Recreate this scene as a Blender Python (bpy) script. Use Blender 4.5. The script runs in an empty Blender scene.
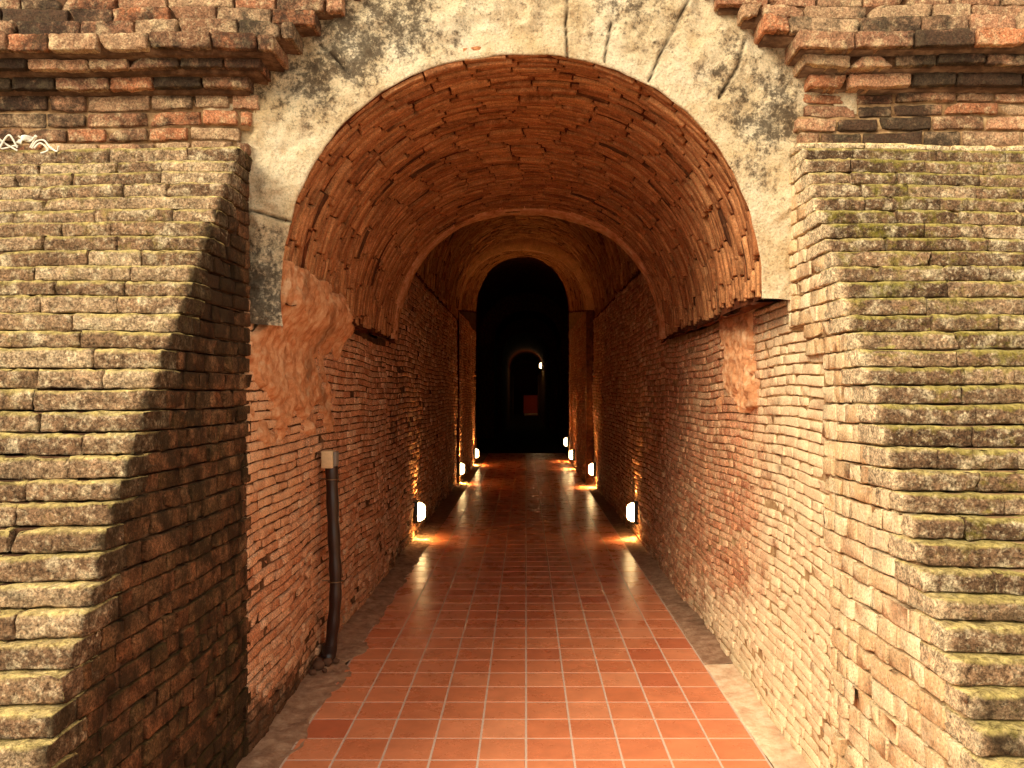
import bpy, math, random
import numpy as np
from mathutils import Vector, noise

random.seed(7)
rng = np.random.default_rng(11)
S = bpy.context.scene
COL = S.collection
H = 1.514          # eye height
F = 768.0          # focal length in pixels of the 1024 px wide frame

# ------------------------------------------------------------------ helpers
def tag(o, label=None, cat=None, group=None, kind=None):
    if label: o['label'] = label
    if cat: o['category'] = cat
    if group: o['group'] = group
    if kind: o['kind'] = kind
    return o

def empty(name, loc, label, cat, group=None):
    o = bpy.data.objects.new(name, None)
    o.empty_display_size = .1
    COL.objects.link(o); o.location = loc
    return tag(o, label, cat, group)

def link(name, me, mats, parent=None):
    o = bpy.data.objects.new(name, me)
    COL.objects.link(o)
    for m in (mats if isinstance(mats, (list, tuple)) else [mats]):
        me.materials.append(m)
    if parent:
        o.parent = parent
        o.matrix_parent_inverse = parent.matrix_basis.inverted()
    return o

class MB:
    """collects quad/tri geometry in world coordinates with point attributes"""
    def __init__(s):
        s.v = []; s.f = []; s.n = 0; s.a = []; s.m = []
    def add(s, verts, faces, rnd=0.5, stain=0.0, moss=0.0, mat=0):
        verts = np.asarray(verts, dtype=np.float32).reshape(-1, 3)
        faces = np.asarray(faces, dtype=np.int32)
        n = len(verts)
        s.v.append(verts); s.f.append(faces + s.n); s.n += n
        A = np.zeros((n, 3), np.float32)
        A[:, 0] = rnd; A[:, 1] = stain; A[:, 2] = moss
        s.a.append(A); s.m.append(np.full(len(faces), mat, np.int32))
    def grid(s, P, flip=False, **k):
        r, c = P.shape[:2]
        i = np.arange(r - 1)[:, None] * c + np.arange(c - 1)[None, :]
        i = i.ravel()
        q = np.stack([i, i + 1, i + c + 1, i + c], 1)
        if flip: q = q[:, ::-1]
        s.add(P.reshape(-1, 3), q, **k)
    def build(s, name, mats, parent=None, smooth=True):
        V = np.concatenate(s.v); FF = [f for f in s.f]
        me = bpy.data.meshes.new(name)
        me.vertices.add(len(V)); me.vertices.foreach_set('co', V.ravel())
        sizes = np.concatenate([np.full(len(f), f.shape[1], np.int32) for f in FF])
        loops = np.concatenate([f.ravel() for f in FF]).astype(np.int32)
        me.loops.add(len(loops)); me.loops.foreach_set('vertex_index', loops)
        st = np.zeros(len(sizes), np.int32); st[1:] = np.cumsum(sizes)[:-1]
        me.polygons.add(len(sizes)); me.polygons.foreach_set('loop_start', st)
        me.polygons.foreach_set('material_index', np.concatenate(s.m))
        me.polygons.foreach_set('use_smooth', np.full(len(sizes), smooth))
        A = np.concatenate(s.a)
        for k, nm in enumerate(('rnd', 'stain', 'moss')):
            at = me.attributes.new(nm, 'FLOAT', 'POINT')
            at.data.foreach_set('value', np.ascontiguousarray(A[:, k]))
        me.update(calc_edges=True); me.validate()
        return link(name, me, mats, parent)

_topo = {}
def lattice(n):
    """surface lattice of a box with n=(a,b,c) vertices per axis -> index triples, quads (outward)"""
    if n in _topo: return _topo[n]
    idx = {}; pts = []; quads = []
    def vid(p):
        if p not in idx:
            idx[p] = len(pts); pts.append(p)
        return idx[p]
    for ax in range(3):
        b, c = (ax + 1) % 3, (ax + 2) % 3
        for side in (0, n[ax] - 1):
            for i in range(n[b] - 1):
                for j in range(n[c] - 1):
                    q = []
                    for (di, dj) in ((0, 0), (1, 0), (1, 1), (0, 1)):
                        p = [0, 0, 0]; p[ax] = side; p[b] = i + di; p[c] = j + dj
                        q.append(vid(tuple(p)))
                    if side == 0: q = q[::-1]
                    quads.append(q)
    _topo[n] = (np.array(pts), np.array(quads, np.int32))
    return _topo[n]

def axis_lines(h, r, n):
    r = min(r, h * .45)
    if n == 4: return np.array([-h, -(h - r), h - r, h])
    mid = np.linspace(-(h - r), h - r, n - 2)
    return np.concatenate([[-h], mid, [h]])

def brick(lo, hi, rad=.006, n=(6, 4, 4), jit=.0015, chip=.006, skew=.012):
    """noisy rounded box between lo and hi in local (u,v,w) -> verts, quads"""
    lo = np.array(lo, float); hi = np.array(hi, float)
    c = (lo + hi) / 2; h = (hi - lo) / 2
    pts, quads = lattice(n)
    L = [axis_lines(h[k], rad, n[k]) for k in range(3)]
    P = np.stack([L[k][pts[:, k]] for k in range(3)], 1)
    r = np.minimum(rad, h * .45)
    q = np.clip(P, -(h - r), h - r)
    d = (P - q) / r
    ln = np.linalg.norm(d, axis=1); ln[ln < 1] = 1
    P = q + d / ln[:, None] * r
    if chip > 0:
        for _ in range(2):
            if rng.random() < .55:
                cr = np.sign(rng.random(3) - .5) * h
                dd = np.linalg.norm(P - cr, axis=1)
                P = P - np.sign(cr) * (chip * rng.random() * np.clip(1 - dd / .05, 0, 1))[:, None]
    P += rng.normal(0, jit, P.shape)
    P[:, 1] += P[:, 0] * rng.normal(0, skew)
    P[:, 2] += P[:, 0] * rng.normal(0, skew)
    return P + c, quads

def course(mb, fmap, u0, u1, v0, v1, depth=.05, joint=.009, lens=(.09, .24), prot=.004,
           n=(6, 4, 4), mask=None, attr=None, flip=False, rad=.006, jit=.0015, chip=.006, skew=.012, w0=0.0):
    u = u0 - rng.random() * lens[0] * .6
    first = True
    while u < u1 - .02:
        L = rng.uniform(*lens)
        if rng.random() < .35: L = lens[0] * rng.uniform(.95, 1.25)
        a = max(u, u0); b = min(u + L, u1)
        if u1 - b < .035: b = u1
        u = u + L if b < u1 else u1 + 1
        if b - a < .03: continue
        m = ((a + b) / 2, (v0 + v1) / 2)
        if mask and not mask(*m): continue
        w = w0 + rng.normal(0, prot)
        jj = joint / 2
        P, q = brick((a + jj, v0 + jj * rng.uniform(.6, 1.4), w - depth),
                     (b - jj, v1 - jj * rng.uniform(.6, 1.4), w), n=n, rad=rad, jit=jit, chip=chip, skew=skew)
        W = fmap(P)
        rnd, st, ms = rng.random(), 0, 0
        if attr:
            st, ms = attr(W)
        mb.add(W, q[:, ::-1] if flip else q, rnd=rnd, stain=st, moss=ms)

def heights(z0, z1, h0, h1=None):
    h1 = h1 or h0
    z = z0; out = []
    while z < z1 - .015:
        t = (z - z0) / (z1 - z0)
        h = (h0 + (h1 - h0) * t) * rng.uniform(.92, 1.08)
        e = min(z + h, z1)
        if z1 - e < .02: e = z1
        out.append((z, e)); z = e
    return out

def sstep(a, b, x):
    t = np.clip((x - a) / (b - a), 0, 1); return t * t * (3 - 2 * t)

# ------------------------------------------------------------------ materials
def srgb(r, g, b):
    f = lambda c: (c / 255 / 12.92) if c / 255 <= .04045 else ((c / 255 + .055) / 1.055) ** 2.4
    return (f(r), f(g), f(b), 1)

class NT:
    def __init__(s, name):
        s.m = bpy.data.materials.new(name); s.m.use_nodes = True
        s.t = s.m.node_tree; s.t.nodes.clear()
        s.out = s.t.nodes.new('ShaderNodeOutputMaterial')
        s.bsdf = s.t.nodes.new('ShaderNodeBsdfPrincipled')
        s.t.links.new(s.bsdf.outputs[0], s.out.inputs[0])
        s.co = s.t.nodes.new('ShaderNodeTexCoord').outputs['Object']
    def n(s, typ, **k):
        nd = s.t.nodes.new(typ)
        for a, b in k.items(): setattr(nd, a, b)
        return nd
    def put(s, sock, v):
        if isinstance(v, bpy.types.NodeSocket): s.t.links.new(v, sock)
        else: sock.default_value = v
    def noise(s, scale, detail=4, rough=.6, stretch=None, dist=0):
        nd = s.n('ShaderNodeTexNoise'); nd.inputs['Scale'].default_value = scale
        nd.inputs['Detail'].default_value = detail; nd.inputs['Roughness'].default_value = rough
        nd.inputs['Distortion'].default_value = dist
        if stretch:
            mp = s.n('ShaderNodeMapping'); mp.inputs['Scale'].default_value = stretch
            s.t.links.new(s.co, mp.inputs[0]); s.t.links.new(mp.outputs[0], nd.inputs['Vector'])
        else: s.t.links.new(s.co, nd.inputs['Vector'])
        return nd.outputs['Fac']
    def ramp(s, fac, stops, interp='LINEAR'):
        nd = s.n('ShaderNodeValToRGB'); cr = nd.color_ramp; cr.interpolation = interp
        while len(cr.elements) < len(stops): cr.elements.new(.5)
        for e, (p, c) in zip(cr.elements, stops):
            e.position = p; e.color = c if len(c) == 4 else (*c, 1)
        s.put(nd.inputs[0], fac); return nd.outputs[0]
    def step(s, fac, a, b):
        nd = s.n('ShaderNodeMapRange', interpolation_type='SMOOTHSTEP')
        nd.inputs['From Min'].default_value = a; nd.inputs['From Max'].default_value = b
        s.put(nd.inputs[0], fac); return nd.outputs[0]
    def math(s, op, a, b=0.0):
        nd = s.n('ShaderNodeMath', operation=op); s.put(nd.inputs[0], a); s.put(nd.inputs[1], b)
        return nd.outputs[0]
    def mix(s, fac, a, b, mode='MIX'):
        nd = s.n('ShaderNodeMix', data_type='RGBA', blend_type=mode)
        s.put(nd.inputs[0], fac); s.put(nd.inputs[6], a); s.put(nd.inputs[7], b)
        return nd.outputs[2]
    def attr(s, name):
        nd = s.n('ShaderNodeAttribute'); nd.attribute_name = name; return nd.outputs['Fac']
    def sep(s, v):
        nd = s.n('ShaderNodeSeparateXYZ'); s.put(nd.inputs[0], v); return nd.outputs
    def bump(s, h, strength=.5, dist=.01):
        nd = s.n('ShaderNodeBump'); nd.inputs['Strength'].default_value = strength
        nd.inputs['Distance'].default_value = dist; s.put(nd.inputs['Height'], h)
        s.t.links.new(nd.outputs[0], s.bsdf.inputs['Normal']); return nd.outputs[0]
    def done(s, col, rough=.9, spec=.2):
        s.put(s.bsdf.inputs['Base Color'], col)
        s.put(s.bsdf.inputs['Roughness'], rough)
        s.bsdf.inputs['Specular IOR Level'].default_value = spec
        return s.m

def brick_mat(name, cols, stain_col, moss_col=srgb(128, 118, 42), dust=None, dust_amt=.3, bump=.5, var=.5, fine=.5, tread=None, bleach_light=None):
    t = NT(name)
    r = t.attr('rnd')
    stops = [(i / (len(cols) - 1), c) for i, c in enumerate(cols)]
    base = t.ramp(r, stops)
    n1 = t.noise(9, 5, .65); n2 = t.noise(55, 5, .7); n3 = t.noise(2.3, 4, .6)
    v = t.ramp(n1, [(.25, (1 - var, 1 - var, 1 - var)), (.75, (1 + var * .5,) * 3)])
    base = t.mix(1.0, base, v, 'MULTIPLY')
    if dust:
        k = t.math('MULTIPLY', t.step(n2, .5, .72), dust_amt)
        k2 = t.math('MULTIPLY', t.step(t.noise(14, 5, .7), .5, .66), dust_amt)
        base = t.mix(t.math('MAXIMUM', k, k2), base, dust)
    n4 = t.noise(130, 4, .75)
    base = t.mix(1.0, base, t.ramp(n4, [(.33, (1 - fine,) * 3), (.52, (1, 1, 1)), (.68, (1 + fine * .7,) * 3)]), 'MULTIPLY')
    # dark pits
    base = t.mix(t.math('MULTIPLY', t.step(t.noise(80, 3, .6), .58, .72), .5), base, (.02, .012, .006, 1))
    # stains
    st = t.attr('stain')
    sm = t.math('ADD', st, t.math('MULTIPLY', t.math('SUBTRACT', t.noise(11, 6, .75), .5), 1.9))
    sm = t.math('ADD', sm, t.math('MULTIPLY', t.math('SUBTRACT', n3, .5), 1.2))
    sm = t.math('MULTIPLY', t.step(sm, .35, .95), t.step(st, 0, .12))
    base = t.mix(t.math('MULTIPLY', sm, .88), base, stain_col)
    base0 = base
    # moss : on upward faces and in mossy zones
    geo = t.n('ShaderNodeNewGeometry')
    nz = t.sep(geo.outputs['Normal'])[2]
    ms = t.attr('moss')
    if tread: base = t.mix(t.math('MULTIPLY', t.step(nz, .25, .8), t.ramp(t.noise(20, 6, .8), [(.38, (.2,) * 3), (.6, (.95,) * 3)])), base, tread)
    up = t.step(nz, .15, .75)
    mfac = t.math('ADD', t.math('MULTIPLY', up, .75), t.math('MULTIPLY', t.math('SUBTRACT', t.noise(16, 6, .75), .5), 2.6))
    mfac = t.math('ADD', mfac, t.math('MULTIPLY', t.math('SUBTRACT', n3, .5), 1.6))
    mfac = t.math('MULTIPLY', t.step(t.math('ADD', mfac, t.math('MULTIPLY', ms, .35)), .3, .8), t.math('MULTIPLY', ms, .85))
    mc = t.mix(t.noise(70, 3), moss_col, (moss_col[0] * .35, moss_col[1] * .4, moss_col[2] * .3, 1))
    base = t.mix(mfac, base, mc)
    hh = t.math('ADD', t.math('MULTIPLY', t.noise(45, 6, .75), 1.0), t.math('MULTIPLY', t.noise(170, 3, .7), .35))
    if tread:
        crumb = t.noise(48, 5, .8, dist=.6)
        base = t.mix(1.0, base, t.ramp(crumb, [(.36, (.38, .33, .28)), (.47, (.9, .9, .9)), (.62, (1.45, 1.45, 1.45))]), 'MULTIPLY')
        hh = t.math('ADD', hh, t.math('MULTIPLY', crumb, 1.2))
    if bleach_light:
        bf = t.math('ADD', ms, t.math('MULTIPLY', t.math('SUBTRACT', n1, .5), 1.4))  # on tunnel walls this attribute carries bleaching and painted daylight, not moss
        base = t.mix(t.math('MULTIPLY', t.step(bf, .3, .9), .8), base0, bleach_light)
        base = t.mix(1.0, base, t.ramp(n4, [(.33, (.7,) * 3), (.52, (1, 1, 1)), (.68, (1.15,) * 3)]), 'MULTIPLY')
    t.bump(hh, bump, .012)
    return t.done(base, .92, .15)

M = {}
M['step'] = brick_mat('mossy_step_brick', [srgb(104, 76, 52), srgb(130, 98, 70), srgb(150, 116, 84), srgb(176, 142, 106), srgb(202, 170, 130), srgb(238, 206, 160)],
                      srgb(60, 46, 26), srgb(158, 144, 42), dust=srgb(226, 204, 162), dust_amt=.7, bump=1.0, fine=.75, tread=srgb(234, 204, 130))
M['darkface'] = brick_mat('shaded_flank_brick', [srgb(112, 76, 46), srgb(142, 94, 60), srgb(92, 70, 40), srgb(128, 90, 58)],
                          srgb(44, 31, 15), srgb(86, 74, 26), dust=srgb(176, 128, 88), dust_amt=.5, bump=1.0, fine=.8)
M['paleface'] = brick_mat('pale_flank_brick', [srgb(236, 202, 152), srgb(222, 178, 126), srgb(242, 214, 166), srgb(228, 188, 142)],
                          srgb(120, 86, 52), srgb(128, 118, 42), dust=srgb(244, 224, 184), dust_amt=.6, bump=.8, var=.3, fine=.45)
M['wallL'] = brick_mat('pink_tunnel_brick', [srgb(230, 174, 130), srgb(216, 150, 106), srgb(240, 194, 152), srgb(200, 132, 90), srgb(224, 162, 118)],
                       srgb(66, 44, 26), srgb(90, 80, 30), dust=srgb(230, 180, 138), dust_amt=.45, bump=.7, var=.35, bleach_light=srgb(226, 176, 130))
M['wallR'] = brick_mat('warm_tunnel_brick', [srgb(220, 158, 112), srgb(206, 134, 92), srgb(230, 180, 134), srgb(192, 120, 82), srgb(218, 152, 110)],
                       srgb(104, 76, 48), srgb(90, 80, 30), dust=srgb(236, 204, 158), dust_amt=.5, bump=.7, var=.3, bleach_light=srgb(240, 212, 166))
for kk in ('wallL', 'wallR'): pass
M['vault'] = brick_mat('orange_vault_brick', [srgb(186, 122, 74), srgb(166, 102, 60), srgb(204, 142, 90), srgb(146, 86, 48), srgb(194, 132, 82)],
                       srgb(60, 30, 14), srgb(90, 80, 30), dust=srgb(226, 164, 112), dust_amt=.4, bump=.6, var=.35)
M['cornice'] = brick_mat('weathered_cornice_brick', [srgb(206, 132, 88), srgb(160, 108, 76), srgb(196, 158, 118), srgb(138, 98, 70), srgb(214, 156, 114), srgb(150, 104, 76)],
                         srgb(34, 27, 20), srgb(110, 100, 44), dust=srgb(226, 196, 148), dust_amt=.65, bump=1.0, fine=.7)

def mortar_mat(name, c1, c2, c3, bump=.8):
    t = NT(name)
    n = t.noise(14, 6, .7)
    c = t.ramp(n, [(.3, c1), (.5, c2), (.7, c3)])
    c = t.mix(t.math('MULTIPLY', t.step(t.attr('stain'), .0, 1), .8), c, srgb(40, 28, 16))
    t.bump(t.math('ADD', t.noise(60, 6, .75), t.math('MULTIPLY', t.noise(18, 4), .8)), bump, .015)
    return t.done(c, .95, .1)
M['mortar'] = mortar_mat('dark_mortar', srgb(60, 40, 26), srgb(96, 66, 44), srgb(140, 104, 74))
M['mortarP'] = mortar_mat('pale_mortar', srgb(104, 76, 50), srgb(170, 132, 90), srgb(214, 180, 132))
M['mortarV'] = mortar_mat('vault_mortar', srgb(50, 24, 12), srgb(92, 46, 24), srgb(130, 70, 38))
M['concrete'] = mortar_mat('rough_concrete', srgb(132, 96, 72), srgb(172, 132, 102), srgb(204, 166, 132), .8)
M['dust'] = mortar_mat('pale_dusty_cement', srgb(204, 156, 120), srgb(232, 196, 156), srgb(244, 222, 186), .5)
M['clay'] = mortar_mat('worn_clay_render', srgb(176, 106, 64), srgb(222, 156, 106), srgb(242, 200, 154), 1.0)
M['soil'] = mortar_mat('ground_soil', srgb(120, 96, 70), srgb(160, 132, 100), srgb(190, 164, 130), .5)

def plaster_mat():
    t = NT('stained_old_plaster')
    n1 = t.noise(3.2, 7, .7); n2 = t.noise(12, 6, .75); n3 = t.noise(60, 5, .75)
    base = t.ramp(n1, [(.3, srgb(206, 174, 124)), (.5, srgb(230, 206, 164)), (.72, srgb(244, 228, 194))])
    base = t.mix(t.math('MULTIPLY', t.step(n2, .45, .7), .5), base, srgb(170, 124, 78))
    sm = t.math('ADD', t.attr('stain'), t.math('MULTIPLY', t.math('SUBTRACT', n2, .5), 2.2))
    sm = t.math('ADD', sm, t.math('MULTIPLY', t.math('SUBTRACT', n3, .5), 1.5))
    base = t.mix(t.math('MULTIPLY', t.step(sm, .45, .95), .82), base, srgb(58, 48, 38))
    base = t.mix(t.math('MULTIPLY', t.step(n3, .6, .75), .4), base, srgb(90, 70, 48))
    base = t.mix(1.0, base, t.ramp(t.noise(110, 5, .8), [(.33, (.5,) * 3), (.52, (1, 1, 1))]), 'MULTIPLY')
    base = t.mix(t.attr('moss'), base, srgb(44, 30, 20))
    t.bump(t.math('ADD', t.math('MULTIPLY', n3, .9), t.math('MULTIPLY', t.noise(22, 6, .8), 1.2)), .9, .02)
    return t.done(base, .93, .15)
M['plaster'] = plaster_mat()

def tile_mat():
    t = NT('terracotta_floor_tile')
    base = t.ramp(t.attr('rnd'), [(0, srgb(216, 124, 80)), (.3, srgb(228, 142, 96)), (.6, srgb(222, 132, 88)), (.9, srgb(234, 152, 106)), (1, srgb(206, 112, 74))])
    n = t.noise(7, 6, .65); n2 = t.noise(70, 4, .7)
    base = t.mix(1.0, base, t.ramp(n, [(.3, (.82, .8, .8)), (.7, (1.08, 1.08, 1.08))]), 'MULTIPLY')
    base = t.mix(t.math('MULTIPLY', t.step(n2, .62, .75), .25), base, srgb(120, 60, 40))
    t.bump(t.math('ADD', n2, t.math('MULTIPLY', t.noise(20, 3), 1.0)), .10, .004)
    rr = t.ramp(t.noise(5, 5, .7), [(.3, (.22,) * 3), (.7, (.36,) * 3)])
    return t.done(base, rr, .5)
M['tile'] = tile_mat()
def simple(name, c, rough=.6, spec=.4, bump=0, scale=60, metal=0, var=.25):
    t = NT(name)
    n = t.noise(scale, 4)
    k = t.mix(n, tuple(x * (1 - var) for x in c[:3]) + (1,), tuple(min(1, x * (1 + var)) for x in c[:3]) + (1,))
    if bump: t.bump(n, bump, .005)
    t.bsdf.inputs['Metallic'].default_value = metal
    return t.done(k, rough, spec)
M['grout'] = simple('floor_grout', srgb(214, 184, 160), .8, .2, .3)
M['pipe'] = simple('black_pipe_plastic', srgb(44, 26, 20), .32, .5, .05, 30)
M['socket'] = simple('cream_plastic', srgb(214, 186, 140), .5, .4)
M['greyplastic'] = simple('grey_plastic', srgb(128, 122, 112), .5, .4)
M['wire'] = simple('strap_wire', srgb(120, 96, 70), .4, .5, metal=.6)
M['black'] = simple('black_lamp_housing', srgb(22, 18, 15), .45, .4)
M['string'] = simple('white_string', srgb(235, 225, 205), .8, .2, .2)
M['twig'] = simple('dry_root', srgb(196, 164, 118), .85, .2, .3)
M['stone'] = simple('rubble_stone', srgb(96, 66, 48), .9, .2, .5)
M['altar'] = simple('reddish_block', srgb(190, 92, 60), .8, .2, .3)
def emis(name, c, st):
    t = NT(name)
    w = t.noise(40, 2)
    k = t.mix(w, c, tuple(x * .75 for x in c[:3]) + (1,))
    t.put(t.bsdf.inputs['Emission Color'], k); t.bsdf.inputs['Emission Strength'].default_value = st
    return t.done(c, .3, .5)
M['lens'] = emis('glowing_lamp_glass', (1, .66, .28, 1), 17)

# ------------------------------------------------------------------ tunnel profile
#        D     XL     XR    zs    cx     a     b
SEC = [[( 3.20, -1.17, 1.15, 1.93, -.02, 1.03, 1.04), ( 6.50, -1.17, 1.17, 1.98, .02, 1.13, 1.08)],
       [( 6.50, -1.17, 1.17, 2.78, .00, 1.16, 1.37), (13.00, -1.17, 1.14, 2.78, .00, 1.15, 1.37)],
       [(13.00, -1.13, 1.02, 2.95, -.055, 1.07, 1.03), (17.5, -1.14, .98, 3.40, -.08, 1.05, 1.28)],
       [(17.5, -1.70, 1.70, 3.20, .00, 1.70, 1.90), (27.0, -1.70, 1.70, 3.20, .00, 1.70, 1.90)],
       [(27.0, -1.12, 1.22, 3.30, .05, 1.17, 1.20), (30.0, -1.12, 1.22, 3.30, .05, 1.17, 1.20)],
       [(30.0, -.94, .92, 3.00, -.01, .92, .94), (60.0, -.94, .92, 3.00, -.01, .92, .94)]]
EXP = 2.15   # superellipse exponent of the arches
NARC = 240
_th = np.linspace(math.pi, 0, NARC)
def arc_pts(cx, a, b, zs):
    c, s_ = np.cos(_th), np.sin(_th)
    x = cx + a * np.sign(c) * np.abs(c) ** (2 / EXP); z = zs + b * np.abs(s_) ** (2 / EXP)
    d = np.concatenate([[0], np.cumsum(np.hypot(np.diff(x), np.diff(z)))])
    return x, z, d
def prm(sec, D):
    A, B = np.array(sec[0]), np.array(sec[1])
    t = (D - A[0]) / (B[0] - A[0]); return A + (B - A) * t
def vault_map(sec):
    A, B = sec
    xa, za, da = arc_pts(A[4], A[5], A[6], A[3]); xb, zb, db = arc_pts(B[4], B[5], B[6], B[3])
    L = (da[-1] + db[-1]) / 2
    def f(P):  # P: u arc length, v depth D, w inward
        s = P[:, 0] / L
        t = ((P[:, 1] - A[0]) / (B[0] - A[0]))
        def ev(s):
            X = np.interp(s * da[-1], da, xa) * (1 - t) + np.interp(s * db[-1], db, xb) * t
            Z = np.interp(s * da[-1], da, za) * (1 - t) + np.interp(s * db[-1], db, zb) * t
            return X, Z
        X, Z = ev(np.clip(s, 0, 1)); X1, Z1 = ev(np.clip(s - .006, 0, 1)); X2, Z2 = ev(np.clip(s + .006, 0, 1))
        tx, tz = X2 - X1, Z2 - Z1; ln = np.hypot(tx, tz) + 1e-9
        nx, nz = tz / ln, -tx / ln       # inward normal (left->right over the top)
        wv = P[:, 2] + .008 * np.sin(P[:, 1] * 3.1 + s * 9) + .006 * np.sin(P[:, 1] * 7.3 - s * 15)
        return np.stack([X + nx * wv, P[:, 1], Z + nz * wv], 1)
    return f, L
def wall_map(sec, side):
    k = 1 if side < 0 else 2
    A, B = sec
    def f(P):  # u depth D, v height, w inward
        t = (P[:, 0] - A[0]) / (B[0] - A[0])
        X = A[k] + (B[k] - A[k]) * t
        wv = P[:, 2] + .010 * np.sin(P[:, 0] * 2.3 + P[:, 1] * 1.7) + .006 * np.sin(P[:, 0] * 5.9 - P[:, 1] * 4)
        Z = P[:, 1] + .010 * np.sin(P[:, 0] * 1.9 + side) * sstep(0, .5, P[:, 1]) + .005 * np.sin(P[:, 0] * 6.1)
        return np.stack([X - side * wv, P[:, 0], Z], 1)
    return f

def fn(p, s, o=3):   # fractal noise
    return noise.fractal(Vector(p) * s, 1.0, 2.0, o)

# ---- side walls
def stain_shade_wall(side):
    def g(W):
        x, y, z = W.mean(0)
        s = .0
        if side < 0:
            s = .75 * (1 - sstep(.05, .55, z + .5 * (y - 3.2) * .5)) * (1 - sstep(3.9, 5.0, y))
            s += .35 * (1 - sstep(.0, .25, z))
        else:
            s = .55 * (1 - sstep(.0, .75, abs(y - 4.1) + z * .7)) + .30 * (1 - sstep(0, .3, z))
            s += .3 * (1 - sstep(0, .35, abs(y - 4.3))) * sstep(.9, 1.5, z)
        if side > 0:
            bl = 1.0 * (1 - sstep(3.2, 4.6, y)) + .8 * (1 - sstep(.15, .6, z)) * (1 - sstep(4.6, 6.5, y))  # right wall: bleached brick plus entrance light put into the colour
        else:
            bl = .75 * (1 - sstep(3.4, 5.0, y)) * sstep(.4, 1.1, z)  # left wall: extra daylight at the mouth painted as paler brick
        return s + .06 + .3 * float(sstep(6.4, 6.7, y)), float(min(bl, 1))  # past the first section, added darkening paints the shade of the depth
    return g
for side, nm in ((-1, 'left'), (1, 'right')):
    mb = MB()
    back = MB()
    for k, sec in enumerate(SEC):
        f = wall_map(sec, side)
        D0, D1 = sec[0][0], sec[1][0]
        if k == 0: D0 = 3.22 if side < 0 else 2.84
        zs0, zs1 = sec[0][3], sec[1][3]
        us = np.linspace(D0, D1, max(4, int((D1 - D0) / .25) + 2))
        vs = np.linspace(-.05, max(zs0, zs1) , 16)
        U, V = np.meshgrid(us, vs)
        tt = (U - sec[0][0]) / (sec[1][0] - sec[0][0])
        V = np.minimum(V, zs0 + (zs1 - zs0) * tt)
        P = np.stack([U.ravel(), V.ravel(), np.full(U.size, -.010 if k < 3 else 0)], 1)
        mb.grid(f(P).reshape(U.shape + (3,)), flip=side < 0, mat=1, stain=.0)
        if k < 3:
            hc = .044 if k == 0 else .05
            for (a, b) in heights(.0, min(zs0, zs1) if k else 1.93, hc):
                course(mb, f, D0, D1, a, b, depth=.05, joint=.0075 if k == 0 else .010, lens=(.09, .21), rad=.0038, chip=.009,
                       n=(6, 4, 4) if k == 0 else (4, 4, 4), prot=.0045, attr=stain_shade_wall(side), flip=side < 0,
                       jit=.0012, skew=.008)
    mb.build('wall_' + nm, [M['wallL' if side < 0 else 'wallR'], M['mortar' if side < 0 else 'mortarP']])['kind'] = 'structure'

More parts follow.
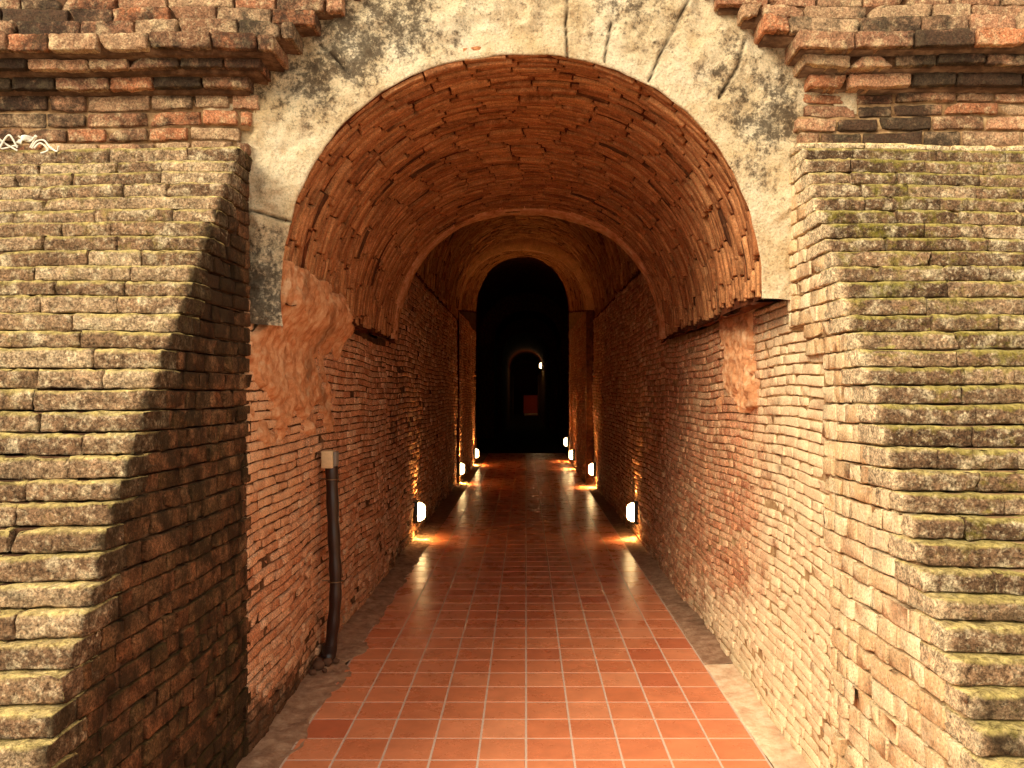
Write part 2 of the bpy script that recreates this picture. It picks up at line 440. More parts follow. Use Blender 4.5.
# ---- vaults
for k, sec in enumerate(SEC):
    f, L = vault_map(sec)
    D0, D1 = sec[0][0], sec[1][0]
    mb = MB()
    us = np.linspace(0, L, 60); vs = np.linspace(D0 if k else 3.30, D1, max(3, int((D1 - D0) / .3) + 2))
    U, V = np.meshgrid(us, vs)
    P = np.stack([U.ravel(), V.ravel(), np.full(U.size, -.012 if k < 3 else 0)], 1)
    mb.grid(f(P).reshape(U.shape + (3,)), mat=1)
    if k < 3:
        # rings of bricks on edge: long side follows the arc
        v = 3.312 if k == 0 else D0
        off = 0; patch = 0
        while v < D1 - .02:
            h = rng.uniform(.036, .050) if k == 0 else rng.uniform(.048, .060)
            e = min(v + h, D1)
            if patch <= 0:
                patch = rng.integers(3, 8); off = rng.uniform(0, .2)
            patch -= 1
            u = -off; 
            while u < L:
                bl = rng.uniform(.185, .215)
                a, b = max(u, rng.uniform(0, .05)), min(u + bl, L - rng.uniform(0, .05)); u += bl
                if b - a < .03: continue
                s = (a + b) / 2 / L
                dv = .012 * math.sin(a * 3 + v * 2)
                w = rng.normal(0, .006) + (.012 if (int(a / .2) * 7 + int(v / .21) * 3) % 5 == 0 else 0)
                Pb, q = brick((a + .004, v + .0035 + dv, w - .06), (b - .004, e - .0035 + dv, w), n=(6, 4, 4) if k == 0 else (4, 4, 4),
                              rad=.005, jit=.0014, chip=.007, skew=.022)
                W = f(Pb); 
                st = .12 + .22 * (k > 0) + .25 * max(0, noise.noise(Vector((a * 1.5, v * 1.5, 3)))) + (.7 if rng.random() < .03 else 0)  # rear vaults get real stains plus painted darkness of the deep tunnel
                mb.add(W, q, rnd=rng.random(), stain=st)
            v = e
    if k in (0, 1):
        sc = SEC[0] if k == 0 else SEC[2]
        fr, Lr = vault_map(sc); ua = np.linspace(0, Lr, 160)
        d0, d1 = (6.30, 6.52) if k == 0 else (12.93, 13.30)
        prof = [(d0, -.02), (d0 + .03, .018), (d1 - .02, .024), (d1, .012), (d1 + .01, -.16)] if k == 0 else [(d0, -.20), (d0, .0), (d0 + .04, .012), (d1, .01), (d1 + .02, -.02)]
        G = []
        for (dd, ww) in prof:
            uu = ua; nn = np.array([noise.noise(Vector((u * 6, dd * 9, k))) for u in uu]) * .010
            G.append(fr(np.stack([uu, np.full(len(uu), dd), ww + nn], 1)))
        rim = MB(); rim.grid(np.array(G), stain=0)
        rim.build('trim_%d' % (5 + k), [M['clay'] if k == 0 else M['vault']])['kind'] = 'structure'
    # connecting face to the next section
    if k + 1 < len(SEC):
        A, B = sec[1], SEC[k + 1][0]
        def ring(p):
            x, z, d = arc_pts(p[4], p[5], p[6], p[3])
            x = np.concatenate([[p[1], p[1]], x[::4], [p[2], p[2]]]); z = np.concatenate([[-.05, p[3]], z[::4], [p[3], -.05]])
            return np.stack([x, np.full(len(x), p[0]), z], 1)
        mb.grid(np.stack([ring(A), ring(B)]), mat=1)
    else:
        A = sec[1]
        mb.add([(A[1], 60, 0), (A[2], 60, 0), (A[2], 60, 4), (A[1], 60, 4)], [(0, 1, 2, 3)], mat=1)
    # ledge between wall head and vault springing
    for sd, kk in ((-1, 1), (1, 2)):
        G = np.zeros((90, 6, 3))
        for i in range(90):
            d_s = 3.34 if k == 0 else sec[0][0]
            p = prm(sec, d_s + (sec[1][0] - d_s) * i / 89)
            for j in range(6):
                t = j / 5; xx = p[kk] * (1 - t) + (p[4] + sd * p[5]) * t - sd * .012 * (j == 5)
                G[i, j] = (xx, p[0], p[3] + (.012 - .03 * t) + .03 * noise.noise(Vector((xx * 9, p[0] * 7, 2 + k))))
        mb.grid(G, mat=1)
    mb.build('ceiling', [M['vault'], M['mortarV'], M['clay'] if k < 1 else M['vault']])['kind'] = 'structure'

# ------------------------------------------------------------------ floor
mb = MB()
row0 = 3.188 - .2 * 12
for r in range(0, 96):
    y0 = row0 + r * .2
    for c in range(-5, 5):
        x0 = c * .2
        if r > 100 and r % 1: pass
        g = .0048
        lo = (x0 + g, y0 + g, -.02); hi = (x0 + .2 - g, y0 + .2 - g, 0)
        big = r > 90
        P, q = brick(lo, hi, rad=.0018, n=(4, 4, 4), jit=.0, chip=0, skew=0)
        P[:, 2] += (P[:, 0] - x0 - .1) * rng.uniform(-.005, .005) + (P[:, 1] - y0 - .1) * rng.uniform(-.005, .005)
        mb.add(P, q, rnd=rng.random())
mb.add([(-1.005, row0, -.002), (1.005, row0, -.002), (1.005, 20, -.002), (-1.005, 20, -.002)], [(0, 1, 2, 3)], mat=1)
mb.add([(-1.7, 19.9, -.006), (1.7, 19.9, -.006), (1.7, 60, -.006), (-1.7, 60, -.006)], [(0, 1, 2, 3)], mat=2, stain=1)
mb.build('floor', [M['tile'], M['grout'], M['mortar']], smooth=False)['kind'] = 'structure'

# edge strips of cement beside the tiles
def strip(name, xi, xo, d0, d1, hgt, rough, mat, seed, spill=0):
    mb = MB()
    nu = int((min(d1, 9) - d0) / .02); nv = 22
    P = np.zeros((nu, nv, 3), np.float32); st = np.zeros((nu, nv))
    for i in range(nu):
        y = d0 + (min(d1, 9) - d0) * i / (nu - 1)
        xe = xi + spill * fn((y, seed, 0), 4) * (1.0 if y < 5 else .3)
        for j in range(nv):
            t = j / (nv - 1)
            x = xe + (xo - xe) * t
            z = hgt * t ** 1.5 + rough * fn((x, y, seed), 9, 4) * min(1, t * 6 + .1) + (.001 if j else -.006)
            P[i, j] = (x, y, z); st[i, j] = max(0, .45 * t ** 3 + .5 * fn((x, y, seed + 3), 3))
    mb.grid(P, flip=xo < xi, stain=st.ravel())
    if d1 > 9:
        mb.add([(xi, 9, .002), (xo, 9, hgt), (xo, d1, hgt), (xi, d1, .002)], [(0, 1, 2, 3)] if xo > xi else [(3, 2, 1, 0)], stain=.5)
    return mb.build(name, [mat])
strip('trim_1', -.97, -1.22, .8, 20, .022, .014, M['concrete'], 1.3, .07)['kind'] = 'structure'
strip('trim_2', 1.00, 1.20, 4.3, 20, .016, .008, M['concrete'], 7.7, .01)['kind'] = 'structure'
strip('trim_9', 1.002, 1.20, .8, 4.3, .014, .006, M['dust'], 9.7, .02)['kind'] = 'structure'

# outer ground
mb = MB()
mb.add([(-7, -9, -.012), (7, -9, -.012), (7, 3.4, -.012), (-7, 3.4, -.012)], [(0, 1, 2, 3)])
mb.build('ground', [M['soil']])['kind'] = 'structure'

# ------------------------------------------------------------------ stepped buttresses
def buttress(side, Xin, zc, Dc, ztop, Dj, mats, label, mossy):
    root = empty('stepped_buttress', (side * 2.0, 2.4, 0), label, 'buttress')
    def Df(z): return float(np.interp(z, zc, Dc))
    cs = heights(0, ztop, .076, .056)
    steps = MB(); flank = MB(); core = MB()
    Xout = 3.3
    def fstep(P):   # u outward |X|, v height, w toward camera
        Z = P[:, 1] + .004 * np.sin(P[:, 0] * 5 + P[:, 1] * 3) + .004 * np.sin(P[:, 0] * 2.2)
        return np.stack([side * P[:, 0], -P[:, 2] , Z], 1)
    def fflank(P):  # u depth, v height, w inward
        return np.stack([side * (Xin - P[:, 2]) + 0 * P[:, 0], P[:, 0], P[:, 1] + .006 * np.sin(P[:, 0] * 4)], 1)
    for i, (a, b) in enumerate(cs):
        D = Df((a + b) / 2) + rng.normal(0, .003)
        # front bricks
        u = Xin + rng.normal(0, .004); firstlen = None
        while u < Xout:
            L = rng.uniform(.16, .40)
            if firstlen is None: firstlen = L
            gj = .0035 if rng.random() < .3 else .0008
            P, q = brick((u + gj, a + .001, -(D + .17)), (u + L - gj, b - .005, -(D + rng.normal(0, .0035))),
                         n=(12, 6, 6), rad=.0055, jit=.0020, chip=.012, skew=.006)
            tp = np.clip((P[:, 1] - (b - .005 - .009)) / .009, 0, 1); P[:, 2] -= tp * rng.uniform(.006, .012) * (P[:, 2] > -(D + .03))
            W = fstep(P)
            m = W.mean(0)
            corner = abs(abs(m[0]) - Xin) < .14
            ms = mossy * (.9 if not corner else .55) * float(np.clip(.75 + .5 * (m[2] - 1.0), .45, 1.05)) if True else 0
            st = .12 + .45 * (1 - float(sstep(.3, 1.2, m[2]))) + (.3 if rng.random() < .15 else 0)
            rn = rng.uniform(.2, .8) if side < 0 else rng.uniform(0, .58)
            if i == len(cs) - 1 and side > 0: ms = 0; st = 0; rn = 1.0
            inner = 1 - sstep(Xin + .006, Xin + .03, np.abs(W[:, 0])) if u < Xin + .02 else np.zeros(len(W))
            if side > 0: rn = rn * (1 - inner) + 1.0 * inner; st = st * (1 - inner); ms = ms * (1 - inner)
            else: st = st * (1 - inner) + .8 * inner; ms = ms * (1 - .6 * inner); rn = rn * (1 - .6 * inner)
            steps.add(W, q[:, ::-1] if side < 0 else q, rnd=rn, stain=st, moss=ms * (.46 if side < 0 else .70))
            u += L
        # flank bricks
        def at(W):
            x, y, z = W.mean(0)
            if side < 0:
                return .66 + .35 * float(sstep(1.2, 2.2, z)) * float(1 - sstep(0, .3, abs(y - 2.9) - .1)) + .15 * (1 - float(sstep(.2, 1.0, z))), .35 * (1 - float(sstep(.4, 1.4, z)))
            return .06 + .35 * (1 - float(sstep(.1, 1.0, z))) * float(1 - sstep(1.9, 2.5, y)), 0
        course(flank, fflank, D + .05 + rng.uniform(0, .1), Dj(a), a, b, depth=.06, joint=.0075, lens=(.07, .18), prot=.004,
               n=(5, 4, 4), attr=at, flip=side < 0, chip=.012, jit=.0018, rad=.0045, skew=.014)
        # corner returns of the step bricks show on the flank
        e = .014
        y0, y1 = D + .03, Dj(a)
        core.add([(side * (Xin + e), y0, a - .002), (side * Xout, y0, a - .002), (side * Xout, Dj(a) + .02, a - .002), (side * (Xin + e), Dj(a) + .02, a - .002),
                  (side * (Xin + e), y0, b - .008), (side * Xout, y0, b - .008), (side * Xout, Dj(a) + .02, b - .008), (side * (Xin + e), Dj(a) + .02, b - .008)],
                 [(0, 3, 2, 1), (4, 5, 6, 7), (0, 1, 5, 4), (2, 3, 7, 6), (1, 2, 6, 5), (3, 0, 4, 7)], stain=.2)
    steps.build('stepped_course', [M['step']], root)
    flank.build('flank_brickwork', [mats[0]], root)
    core.build('mortar_core', [mats[1]], root, smooth=False)
    return root
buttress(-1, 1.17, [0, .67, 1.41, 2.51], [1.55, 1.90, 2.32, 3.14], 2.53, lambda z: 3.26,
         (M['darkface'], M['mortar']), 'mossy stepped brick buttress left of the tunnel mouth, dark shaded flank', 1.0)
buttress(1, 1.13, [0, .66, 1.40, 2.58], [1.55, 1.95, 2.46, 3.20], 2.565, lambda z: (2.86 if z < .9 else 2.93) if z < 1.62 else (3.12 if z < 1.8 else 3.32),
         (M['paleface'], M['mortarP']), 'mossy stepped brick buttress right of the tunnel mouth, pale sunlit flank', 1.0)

# ------------------------------------------------------------------ plaster surround
def plaster():
    mb = MB()
    A = SEC[0][0]
    x, z, d = arc_pts(A[4], A[5], A[6], A[3])
    x = np.concatenate([[x[0] + .01], x]); z = np.concatenate([[z[0] - .12], z])
    d = np.concatenate([[0], np.cumsum(np.hypot(np.diff(x), np.diff(z)))])
    N, R = 460, 84
    s = np.linspace(0, d[-1], N)
    ix = np.interp(s, d, x); iz = np.interp(s, d, z)
    P = np.zeros((N, R, 3), np.float32); st = np.zeros((N, R)); cr = np.zeros((N, R))
    def px(xp, yp, D=3.27): return ((xp - 526) / F * D, H + (395 - yp) / F * D)
    cracks = [[px(246, 210), px(262, 212), px(276, 217), px(292, 221)], [px(568, -5), px(566, 20), px(568, 56)],
              [px(690, -5), px(678, 20), px(664, 45), px(650, 78)], [px(612, 20), px(608, 40), px(605, 58)],
              [px(745, 40), px(738, 66), px(720, 96)], [px(318, 40), px(340, 62), px(360, 84)]]
    def cdist(X, Z):
        best = 9
        for c in cracks:
            for (a, b) in zip(c[:-1], c[1:]):
                vx, vz = b[0] - a[0], b[1] - a[1]
                t = max(0, min(1, ((X - a[0]) * vx + (Z - a[1]) * vz) / (vx * vx + vz * vz)))
                best = min(best, math.hypot(X - a[0] - t * vx, Z - a[1] - t * vz))
        return best
    blobs = [(px(262, 290), .14, 1.0, 1.9), (px(300, 70), .26, .75, 1), (px(350, 40), .2, .9, 1), (px(400, 12), .25, .8, 1), (px(455, 12), .2, .55, 1),
             (px(740, 60), .22, .6, 1), (px(770, 110), .22, .8, 1), (px(765, 160), .18, .6, 1.3), (px(720, 110), .12, .4, 1), (px(640, 8), .28, .55, 1),
             (px(540, 5), .2, .35, 1), (px(770, 230), .14, .35, 1.5)]
    for i in range(N):
        cx0, cz0 = 0, 2.0
        dx, dz = ix[i] - cx0, iz[i] - cz0
        dz = max(dz, -.12)
        # outer point on a box
        tx = 1.42 / abs(dx) if abs(dx) > 1e-6 else 99
        tz = 1.75 / abs(dz) if dz > 1e-6 else 99
        k = min(tx, tz); ox, oz = cx0 + dx * k, cz0 + dz * k
        jag = .012 * fn((s[i] * 1.0, 5, 1), 6, 3)
        for j in range(R):
            t = (j / (R - 1)) ** 1.15
            X = ix[i] + (ox - ix[i]) * t; Z = iz[i] + (oz - iz[i]) * t
            r = math.hypot(X - ix[i], Z - iz[i])
            if j == 0:   # return into the vault
                P[i, j] = (ix[i] + dx * .03, 3.36, iz[i] + dz * .03); 
                st[i, j] = 0; continue
            X += dx * (jag * .6 + .002) * max(0, 1 - r / .1); Z += dz * (jag * .6 + .002) * max(0, 1 - r / .1)
            Y = 3.296 + (.030 * fn((X, 0, Z), 3.2, 5) + .018 * fn((X, 4, Z), 11, 4)) * float(.12 + .88 * sstep(0, .14, r)) + .012 * math.exp(-r / .006)
            q = cdist(X, Z)
            if q < .03:
                w = .004 + .004 * abs(fn((X, 1, Z), 8, 2)); g = math.exp(-(q / w) ** 2); Y += .02 * g; cr[i, j] = .9 * g
            P[i, j] = (X, Y, Z)
            v = 0
            for (c, rad, am, asp) in blobs:
                dd = math.hypot(X - c[0], (Z - c[1]) / asp) / (rad * 1.45)
                v = max(v, am * (1 - min(1, dd) ** 2))
            st[i, j] = v
    mb.grid(P, stain=st.ravel(), moss=cr.ravel(), flip=True)
    o = mb.build('plaster_arch_surround', [M['plaster']])
    return tag(o, 'cracked cream plaster band with black stains framing the tunnel arch', 'arch surround')
plaster()

# worn clay render patches on the wall just inside the arch
def clay_patch(name, side, u0, u1, v0, v1, seed, X):
    nu, nv = 150, 100
    P = np.zeros((nu, nv, 3), np.float32); st = np.zeros((nu, nv))
    for i in range(nu):
        for j in range(nv):
            a, b = i / (nu - 1), j / (nv - 1)
            y = u0 + (u1 - u0) * a; z = v0 + (v1 - v0) * b
            e = min(a * 2.2, (1 - a), b * 1.1, (1 - b) * 4 + .1) * 2 + .75 * fn((y, z, seed), 5, 6)
            th = -.03 + .052 * float(sstep(.12, .50, e))
            th += (.010 * fn((y * 1.2, z * 1.1, seed), 8, 4) + .012 * fn((y, z, seed), 22, 4)) * float(sstep(.1, .6, e))
            th += .12 * float(sstep(1.72, 1.98, z)) * (side < 0)
            y = max(y, 3.16 + .18 * float(sstep(1.62, 1.84, z)) + .01 * a)
            P[i, j] = (X - side * th, y, z); st[i, j] = max(0, .75 * fn((y, z, seed + 5), 4, 4))
    mb = MB(); mb.grid(P, flip=side < 0, stain=st.ravel())
    o = mb.build(name, [M['clay']]); o['kind'] = 'structure'
clay_patch('trim_3', -1, 3.16, 4.75, 1.30, 2.10, 2.2, -1.17)
clay_patch('trim_4', 1, 3.85, 4.60, 1.42, 2.02, 5.2, 1.155)

# ------------------------------------------------------------------ facade wall above the buttresses
mb = MB()
def ffront(P):  # u = X, v = Z, w toward camera
    return np.stack([P[:, 0], -P[:, 2], P[:, 1] + .006 * np.sin(P[:, 0] * 3.3) + .004 * np.sin(P[:, 0] * 8)], 1)
def box(mb, x0, x1, y0, y1, z0, z1, **k):
    mb.add([(x0, y0, z0), (x1, y0, z0), (x1, y1, z0), (x0, y1, z0), (x0, y0, z1), (x1, y0, z1), (x1, y1, z1), (x0, y1, z1)],
           [(0, 3, 2, 1), (4, 5, 6, 7), (0, 1, 5, 4), (2, 3, 7, 6), (1, 2, 6, 5), (3, 0, 4, 7)], **k)
box(mb, -6, 6, 3.44, 3.9, 3.25, 5, mat=1)
def stf(seed, base):
    def g(W):
        x, y, z = W.mean(0)
        return float(np.clip(base + .9 * noise.noise(Vector((x * 2.2, z * 4, seed))), 0, 1)), .15
    return g
# recessed courses under the cornice, left then right
zz = [2.53, 2.59, 2.655, 2.725, 2.80]
for i in range(4):
    D = 3.27 + .004 * i
    xe = [-1.18, -1.22, -1.17, -1.14][i]
    course(mb, ffront, -3.3, xe, zz[i], zz[i + 1] - .0, depth=.2, joint=.014, lens=(.15, .29), w0=-D, n=(8, 5, 4), prot=.004,
           attr=stf(1, .42), rad=.006, jit=.002, chip=.014, skew=.006)
    box(mb, -3.3, xe - .02, D + .016, 3.5, zz[i], zz[i + 1], mat=1)
zr = [2.568, 2.645, 2.71, 2.765, 2.815]
for i in range(4):
    D = 3.28 + .003 * i
    xe = [1.16, 1.15, 1.19, 1.18][i]
    course(mb, ffront, xe, 3.3, zr[i], zr[i + 1], depth=.2, joint=.013, lens=(.15, .29), w0=-D, n=(8, 5, 4), prot=.004,
           attr=stf(4, .45), rad=.006, jit=.002, chip=.014, skew=.006)
    box(mb, xe + .02, 3.3, D + .016, 3.5, zr[i], zr[i + 1], mat=1)
mb.build('wall_front', [M['cornice'], M['mortarP']])['kind'] = 'structure'
mb = MB()
box(mb, -6, -1.25, 3.46, 3.9, 0, 5, mat=0); box(mb, 1.25, 6, 3.46, 3.9, 0, 5, mat=0)
mb.build('wall_front', [M['mortarP']])['kind'] = 'structure'
# added unseen box shell around the vaults keeps daylight out
mb = MB()
box(mb, -4, -3.6, 3.9, 61, -.3, 6.4); box(mb, 3.6, 4, 3.9, 61, -.3, 6.4); box(mb, -4, 4, 3.9, 61, 6.0, 6.4); box(mb, -4, 4, 61, 61.4, -.3, 6.4)
box(mb, -4, 4, 3.9, 61, -.4, -.06); box(mb, -4, 4, 3.7, 3.9, 4.6, 6.4)
mb.build('wall_light_shell', [M['soil']], smooth=False)['kind'] = 'structure'

def cornice(side, rows, label):
    mb = MB()
    for (z0, z1, D, xe, st) in rows:
        a, b = (-3.3, xe) if side < 0 else (xe, 3.3)
        course(mb, ffront, a, b, z0, z1, depth=.30, joint=.010, lens=(.17, .30), w0=-D, n=(12, 6, 6), prot=.004,
               attr=stf(2 + side, st), rad=.006, jit=.002, chip=.02, skew=.006)
        if side < 0: box(mb, -3.3, xe - .02, D + .03, 3.5, z0 - .004, z1 - .004, mat=1)
        else: box(mb, xe + .02, 3.3, D + .03, 3.5, z0 - .004, z1 - .004, mat=1)
    o = mb.build('brick_cornice', [M['cornice'], M['mortar']])
    tag(o, label, 'cornice')
def xrow(x, D, sd): return (x - 526) / F * D + sd * .035
def rows(sd, ys, ends, st):
    Ds = [3.23, 3.17, 3.11, 3.16, 3.20, 3.23, 3.25, 3.27]
    zs = []
    for i, y in enumerate(ys):
        D = (Ds[max(0, i - 1)] + Ds[min(i, 7)]) / 2 if i > 0 else Ds[0]
        zs.append(H + (395 - y) / F * D)
    return [(zs[i], zs[i + 1], Ds[i], xrow(ends[i], Ds[i], sd), st[i]) for i in range(8)]
cornice(-1, rows(-1, [90, 73, 54, 35, 22, 9, -5, -20, -36], [258, 270, 283, 302, 324, 352, 372, 384], [.6, .55, .35, .45, .5, .35, .3, .3]),
        'corbelled orange brick cornice at upper left, darkened by soot black stains')
cornice(1, rows(1, [86, 68, 49, 30, 16, 5, -8, -22, -38], [800, 794, 790, 754, 733, 708, 695, 685], [.75, .65, .5, .5, .4, .45, .3, .3]),
        'corbelled orange brick cornice at upper right above the pale buttress')

# ------------------------------------------------------------------ tubes, lamps, pipe, scraps
def tube(mb, pts, rad, seg=14, cap=True, **k):
    pts = [Vector(p) for p in pts]; n = len(pts)
    rad = rad if isinstance(rad, (list, tuple)) else [rad] * n
    rows = []; up = Vector((0, 1, 0))
    for i in range(n):
        t = (pts[min(i + 1, n - 1)] - pts[max(i - 1, 0)]).normalized()
        a = t.cross(up); a = a.normalized() if a.length > .05 else t.cross(Vector((1, 0, 0))).normalized()
        b = t.cross(a).normalized()
        rows.append([pts[i] + (a * math.cos(q) + b * math.sin(q)) * rad[i] for q in [2 * math.pi * j / seg for j in range(seg + 1)]])
    mb.grid(np.array(rows), **k)
    if cap:
        for i in (0, n - 1):
            mb.add([pts[i]] + rows[i][:-1], [(0, j + 1, (j + 1) % seg + 1) for j in range(seg)], **k)
def smoothpath(pts, m=6):
    out = []; P = [Vector(p) for p in pts]; P = [P[0]] + P + [P[-1]]
    for i in range(1, len(P) - 2):
        for j in range(m):
            t = j / m
            out.append(.5 * ((2 * P[i]) + (-P[i - 1] + P[i + 1]) * t + (2 * P[i - 1] - 5 * P[i] + 4 * P[i + 1] - P[i + 2]) * t * t
                             + (-P[i - 1] + 3 * P[i] - 3 * P[i + 1] + P[i + 2]) * t ** 3))
    out.append(P[-2]); return out
def chamfer_box(mb, lo, hi, r=.004, **k):
    P, q = brick(lo, hi, rad=r, n=(4, 4, 4), jit=0, chip=0, skew=0); mb.add(P, q, **k)

# drain pipe on the left wall
DP = 4.36
def pp(x, y, off=0): return ((x - 526) / F * DP, DP + off, H + (395 - y) / F * DP)
root = empty('conduit_pipe', (pp(328, 664)[0], DP, 0), 'black plastic conduit pipe standing against left brick wall, cream cap on top', 'pipe')
path = smoothpath([pp(331.5, 466), pp(332.5, 500), pp(334, 540), pp(335.5, 575), pp(335, 605), pp(332, 635), pp(329.5, 660)], 8)
mb = MB(); tube(mb, path, [.034 + .002 * math.sin(i * .9) for i in range(len(path))], 20); mb.build('pipe', [M['pipe']], root)
mb = MB(); e = pp(329, 657)
tube(mb, smoothpath([(e[0] + .002, DP, .10), (e[0], DP, .05), (e[0] - .004, DP - .01, .022)], 5), .041, 20); mb.build('pipe_elbow', [M['pipe']], root)
mb = MB(); t0 = pp(330, 467)
chamfer_box(mb, (t0[0] - .040, DP - .045, t0[2] - .004), (t0[0] + .026, DP + .040, t0[2] + .094), .006)
o = mb.build('cap', [M['socket']], root); o['label'] = 'cream plastic cap'
mb = MB(); chamfer_box(mb, (t0[0] + .0262, DP - .036, t0[2] + .006), (t0[0] + .042, DP + .034, t0[2] + .088), .004)
mb.build('cap_cover', [M['greyplastic']], root)
for yy in (581, 479):
    c = Vector(pp(335.3 if yy > 500 else 332, yy)); mb = MB()
    pts = [(c.x + math.cos(a) * .0385, c.y + math.sin(a) * .0385, c.z) for a in np.linspace(0, 2 * math.pi, 25)]
    tube(mb, pts, .0035, 6, cap=False)
    tube(mb, [(c.x - .075, c.y, c.z + .002), (c.x - .036, c.y + .005, c.z)], .0035, 6)
    if yy > 500: tube(mb, [(c.x + .036, c.y - .01, c.z), (c.x + .055, c.y - .015, c.z + .006)], .003, 6)
    mb.build('strap', [M['wire']], root)
mb = MB()
def pebble(mb, c, r, seed):
    n = 7; rows = []
    for i in range(n):
        ph = math.pi * i / (n - 1); row = []
        for j in range(11):
            th = 2 * math.pi * (j % 10) / 10
            v = Vector((math.sin(ph) * math.cos(th), math.sin(ph) * math.sin(th), math.cos(ph) * .75))
            v *= r * (1 + .35 * noise.noise(v * 1.8 + Vector((seed, 0, 0)))); row.append(Vector(c) + v)
        rows.append(row)
    mb.grid(np.array(rows))
peb = [(-1.100, 4.26, .030), (-1.135, 4.20, .034), (-1.155, 4.28, .026), (-1.065, 4.30, .020), (-1.145, 4.12, .022), (-1.09, 4.16, .016)]
lab = ['dark rubble lump touching the front of the pipe foot', 'largest dark rubble lump near the black pipe foot', 'rubble lump wedged between pipe foot and left wall',
       'small rubble lump on the tile side of the pipe foot', 'rubble lump beside left wall, nearest the viewer of its heap', 'tiny rubble lump in front of the pipe foot heap']
for i, (x, y, r) in enumerate(peb):
    mb = MB(); pebble(mb, (0, 0, 0), r, i * 3.3); o = mb.build('rubble', [M['stone']]); o.location = (x, y, r * .7 + .012)
    tag(o, lab[i], 'rubble', 'rubble lumps at the foot of the black pipe')

# wall lamps
def lamp_meshes():
    # local frame: wall plane at x=0, lamp sticks out to +x, centred on z=0
    a = MB(); chamfer_box(a, (-.012, -.055, -.115), (.036, .055, .115), .006)
    b = MB()
    sec = [(.030, .048, .098), (.062, .046, .095), (.096, .038, .074), (.104, .028, .058)]
    rows = []
    for (x, hy, hz) in sec:
        row = []
        for j in range(33):
            th = 2 * math.pi * j / 32
            c, s = math.cos(th), math.sin(th); e = .45
            row.append((x, math.copysign(abs(c) ** e, c) * hy, math.copysign(abs(s) ** e, s) * hz))
        rows.append(row)
    b.grid(np.array(rows)); b.add([(.105, 0, 0)] + rows[-1][:-1], [(0, j + 1, (j + 1) % 32 + 1) for j in range(32)])
    c = MB()   # guard bar across the glass
    tube(c, [(.034, 0, .106), (.07, 0, .103), (.100, 0, .080), (.110, 0, .055), (.110, 0, -.055), (.100, 0, -.080), (.07, 0, -.103), (.034, 0, -.106)], .003, 8)
    return a, b, c
LM = None
lamps = [(-1, 8.02, .295, -1.160, 'glowing bulkhead lamp low on left wall, nearest and largest on that side', 1.0),
         (1, 8.02, .290, 1.160, 'glowing bulkhead lamp low on right wall, nearest and largest on that side', .8),
         (-1, 13.05, .26, -1.150, 'middle of the three glowing lamps along the left wall foot', 2.0),
         (1, 12.55, .30, 1.130, 'second nearest of the four glowing lamps along the right wall foot', 2.4),
         (-1, 16.5, .26, -1.120, 'farthest and smallest glowing lamp along the left wall foot', 2.4),
         (1, 15.7, .29, .985, 'third nearest of the four glowing lamps along the right wall foot', 2.4),
         (1, 17.42, .45, .965, 'farthest and smallest glowing lamp along the right wall foot', 2.0)]
first = None
for (sd, D, z, X, label, pw) in lamps:
    o = empty('wall_lamp', (X, D, z), label, 'lamp', 'bulkhead lamps along the tunnel foot')
    if sd > 0: o.rotation_euler.z = math.pi
    if first is None:
        a, b, c = lamp_meshes()
        kids = []
        for (m, nm, mt) in ((a, 'housing', 'black'), (b, 'lens', 'lens'), (c, 'guard_bar', 'black')):
            k = m.build(nm, [M[mt]]); k.parent = o; kids.append(k)
        first = kids
    else:
        for k in first:
            c = k.copy(); COL.objects.link(c); c.parent = o
    ld = bpy.data.lights.new('lamp_glow', 'SPOT'); ld.energy = 9 * pw; ld.color = (1, .58, .2); ld.shadow_soft_size = .05
    ld.spot_size = math.radians(150); ld.spot_blend = .9
    lo = bpy.data.objects.new('lamp_glow', ld); COL.objects.link(lo); lo.parent = o; lo.location = (.16, 0, -.03)
    lo.rotation_euler = (0, math.radians(25), 0)
    # light thrown up and down the wall from the open slots of the housing
    for up in (1, -1):
        ld = bpy.data.lights.new('lamp_light', 'SPOT'); ld.energy = (22 if up > 0 else 26) * pw; ld.color = (1, .56, .18)
        ld.spot_size = math.radians(95); ld.spot_blend = .8; ld.shadow_soft_size = .012
        lo = bpy.data.objects.new('lamp_light', ld); COL.objects.link(lo); lo.parent = o
        lo.location = (.058, 0, .122 * up); lo.rotation_euler = (math.pi if up > 0 else 0, 0, 0)

# far lamp and block deep in the passage
o = empty('wall_lamp', (.90, 42, 3.12), 'tiny distant lamp high on the right wall deep in the dark passage', 'lamp')
for k in first[:2]:
    c = k.copy(); COL.objects.link(c); c.parent = o; c.scale = (1.6, 1.6, 1.6)
o.rotation_euler.z = math.pi
ld = bpy.data.lights.new('far_light', 'POINT'); ld.energy = 8; ld.color = (1, .66, .3); ld.shadow_soft_size = .03
lo = bpy.data.objects.new('far_light', ld); COL.objects.link(lo); lo.location = (.62, 41.7, 3.12)
root = empty('altar_block', (.2, 58, 0), 'faint reddish block standing at the far end of the dark passage', 'altar')
mb = MB(); chamfer_box(mb, (-.18, 57.6, .12), (.85, 58.6, 1.50), .03); mb.build('block', [M['altar']], root)
mb = MB(); chamfer_box(mb, (-.12, 57.2, 0), (.87, 58.8, .14), .02); o = mb.build('base_slab', [M['socket']], root)
ld = bpy.data.lights.new('altar_light', 'POINT'); ld.energy = 3; ld.color = (1, .45, .2); ld.shadow_soft_size = .05
lo = bpy.data.objects.new('altar_light', ld); COL.objects.link(lo); lo.location = (.3, 56.2, 1.2)

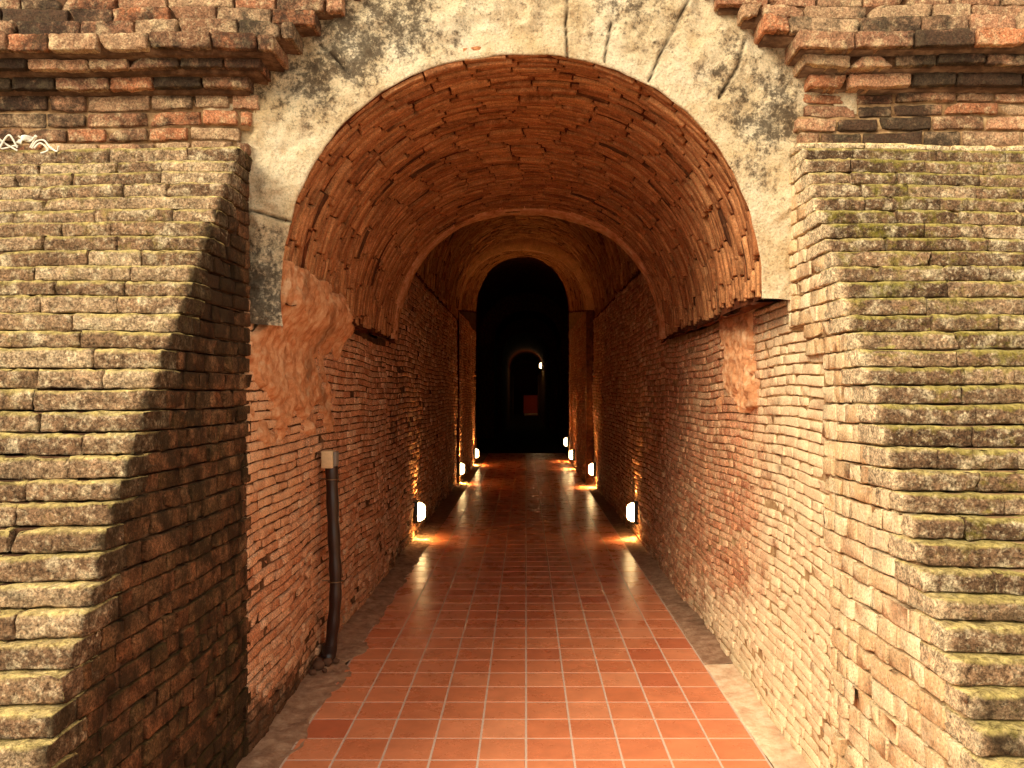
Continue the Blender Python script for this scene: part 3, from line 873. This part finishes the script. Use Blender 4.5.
# white string scrap on top of the left buttress
zt = 2.535
root = empty('string_scrap', (-2.05, 3.16, zt), 'tangled white string and torn cloth lying on top of left buttress', 'string')
def q3(x, y, dy=0): return ((x - 526) / F * 3.14, 3.14 + dy, H + (395 - y) / F * 3.14)
mb = MB()
rows = []
for i in range(9):
    t = i / 8
    rows.append([Vector(q3(17 + 15 * t + s * 1.5, 143 - 5 * s + 1.5 * math.sin(t * 5 + s), -.01 + .015 * math.sin(t * 7 + s))) for s in (0, .33, .66, 1)])
mb.grid(np.array(rows)); o = mb.build('torn_cloth', [M['string']], root)
o.modifiers.new('s', 'SOLIDIFY').thickness = .003
strands = [[(0, 138), (8, 145), (18, 151)], [(3, 150), (9, 140), (15, 138), (20, 149)], [(22, 138), (28, 142), (33, 141), (39, 137)],
           [(33, 149), (38, 142), (45, 141), (50, 147), (58, 152), (62, 148)], [(36, 149), (42, 144), (48, 150), (42, 154)], [(31, 148), (36, 140), (40, 138)],
           [(0, 141), (4, 150), (14, 146), (20, 147)]]
for s_ in strands:
    mb = MB(); tube(mb, smoothpath([q3(x, y, rng.uniform(-.03, .0)) for x, y in s_], 6), .0035, 7); mb.build('strand', [M['string']], root)
# dry roots on the right buttress
def q4(x, y, D): return ((x - 526) / F * D, D, H + (395 - y) / F * D)
mb = MB(); tube(mb, smoothpath([q4(976, 158, 3.22), q4(984, 168, 3.17), q4(992, 179, 3.12), q4(1003, 188, 3.09), q4(1009, 190, 3.08)], 5), .004, 7)
tag(mb.build('dry_root', [M['twig']]), 'thin pale dry root trailing over the upper courses of the right buttress', 'root')
mb = MB(); tube(mb, smoothpath([q4(1000, 200, 3.04), q4(1010, 206, 3.01), q4(1020, 214, 2.99), q4(1030, 220, 2.98)], 5), .0032, 7)
tag(mb.build('dry_root', [M['twig']]), 'shorter lower pale root at the right edge on the right buttress', 'root')

# ------------------------------------------------------------------ camera, light
cam = bpy.data.cameras.new('camera'); co = bpy.data.objects.new('camera', cam); COL.objects.link(co)
co.location = (0, 0, H); co.rotation_euler = (math.pi / 2, 0, 0)
cam.sensor_width = 36; cam.lens = 36 * F / 1024
cam.shift_x = -(526 - 512) / 1024; cam.shift_y = 11 / 1024
cam.clip_start = .05; cam.clip_end = 200
S.camera = co

w = bpy.data.worlds.new('sky'); S.world = w; w.use_nodes = True
bg = w.node_tree.nodes['Background']; bg.inputs[0].default_value = (1.0, .93, .82, 1); bg.inputs[1].default_value = 1.3
sd = bpy.data.lights.new('sun', 'SUN'); sd.energy = 5.0; sd.angle = math.radians(35); sd.color = (1, .91, .72)
so = bpy.data.objects.new('sun', sd); COL.objects.link(so)
so.rotation_euler = Vector((.60, .62, -.55)).to_track_quat('-Z', 'Y').to_euler()
S.view_settings.view_transform = 'Standard'
S.view_settings.look = 'None'
S.view_settings.exposure = 0.12
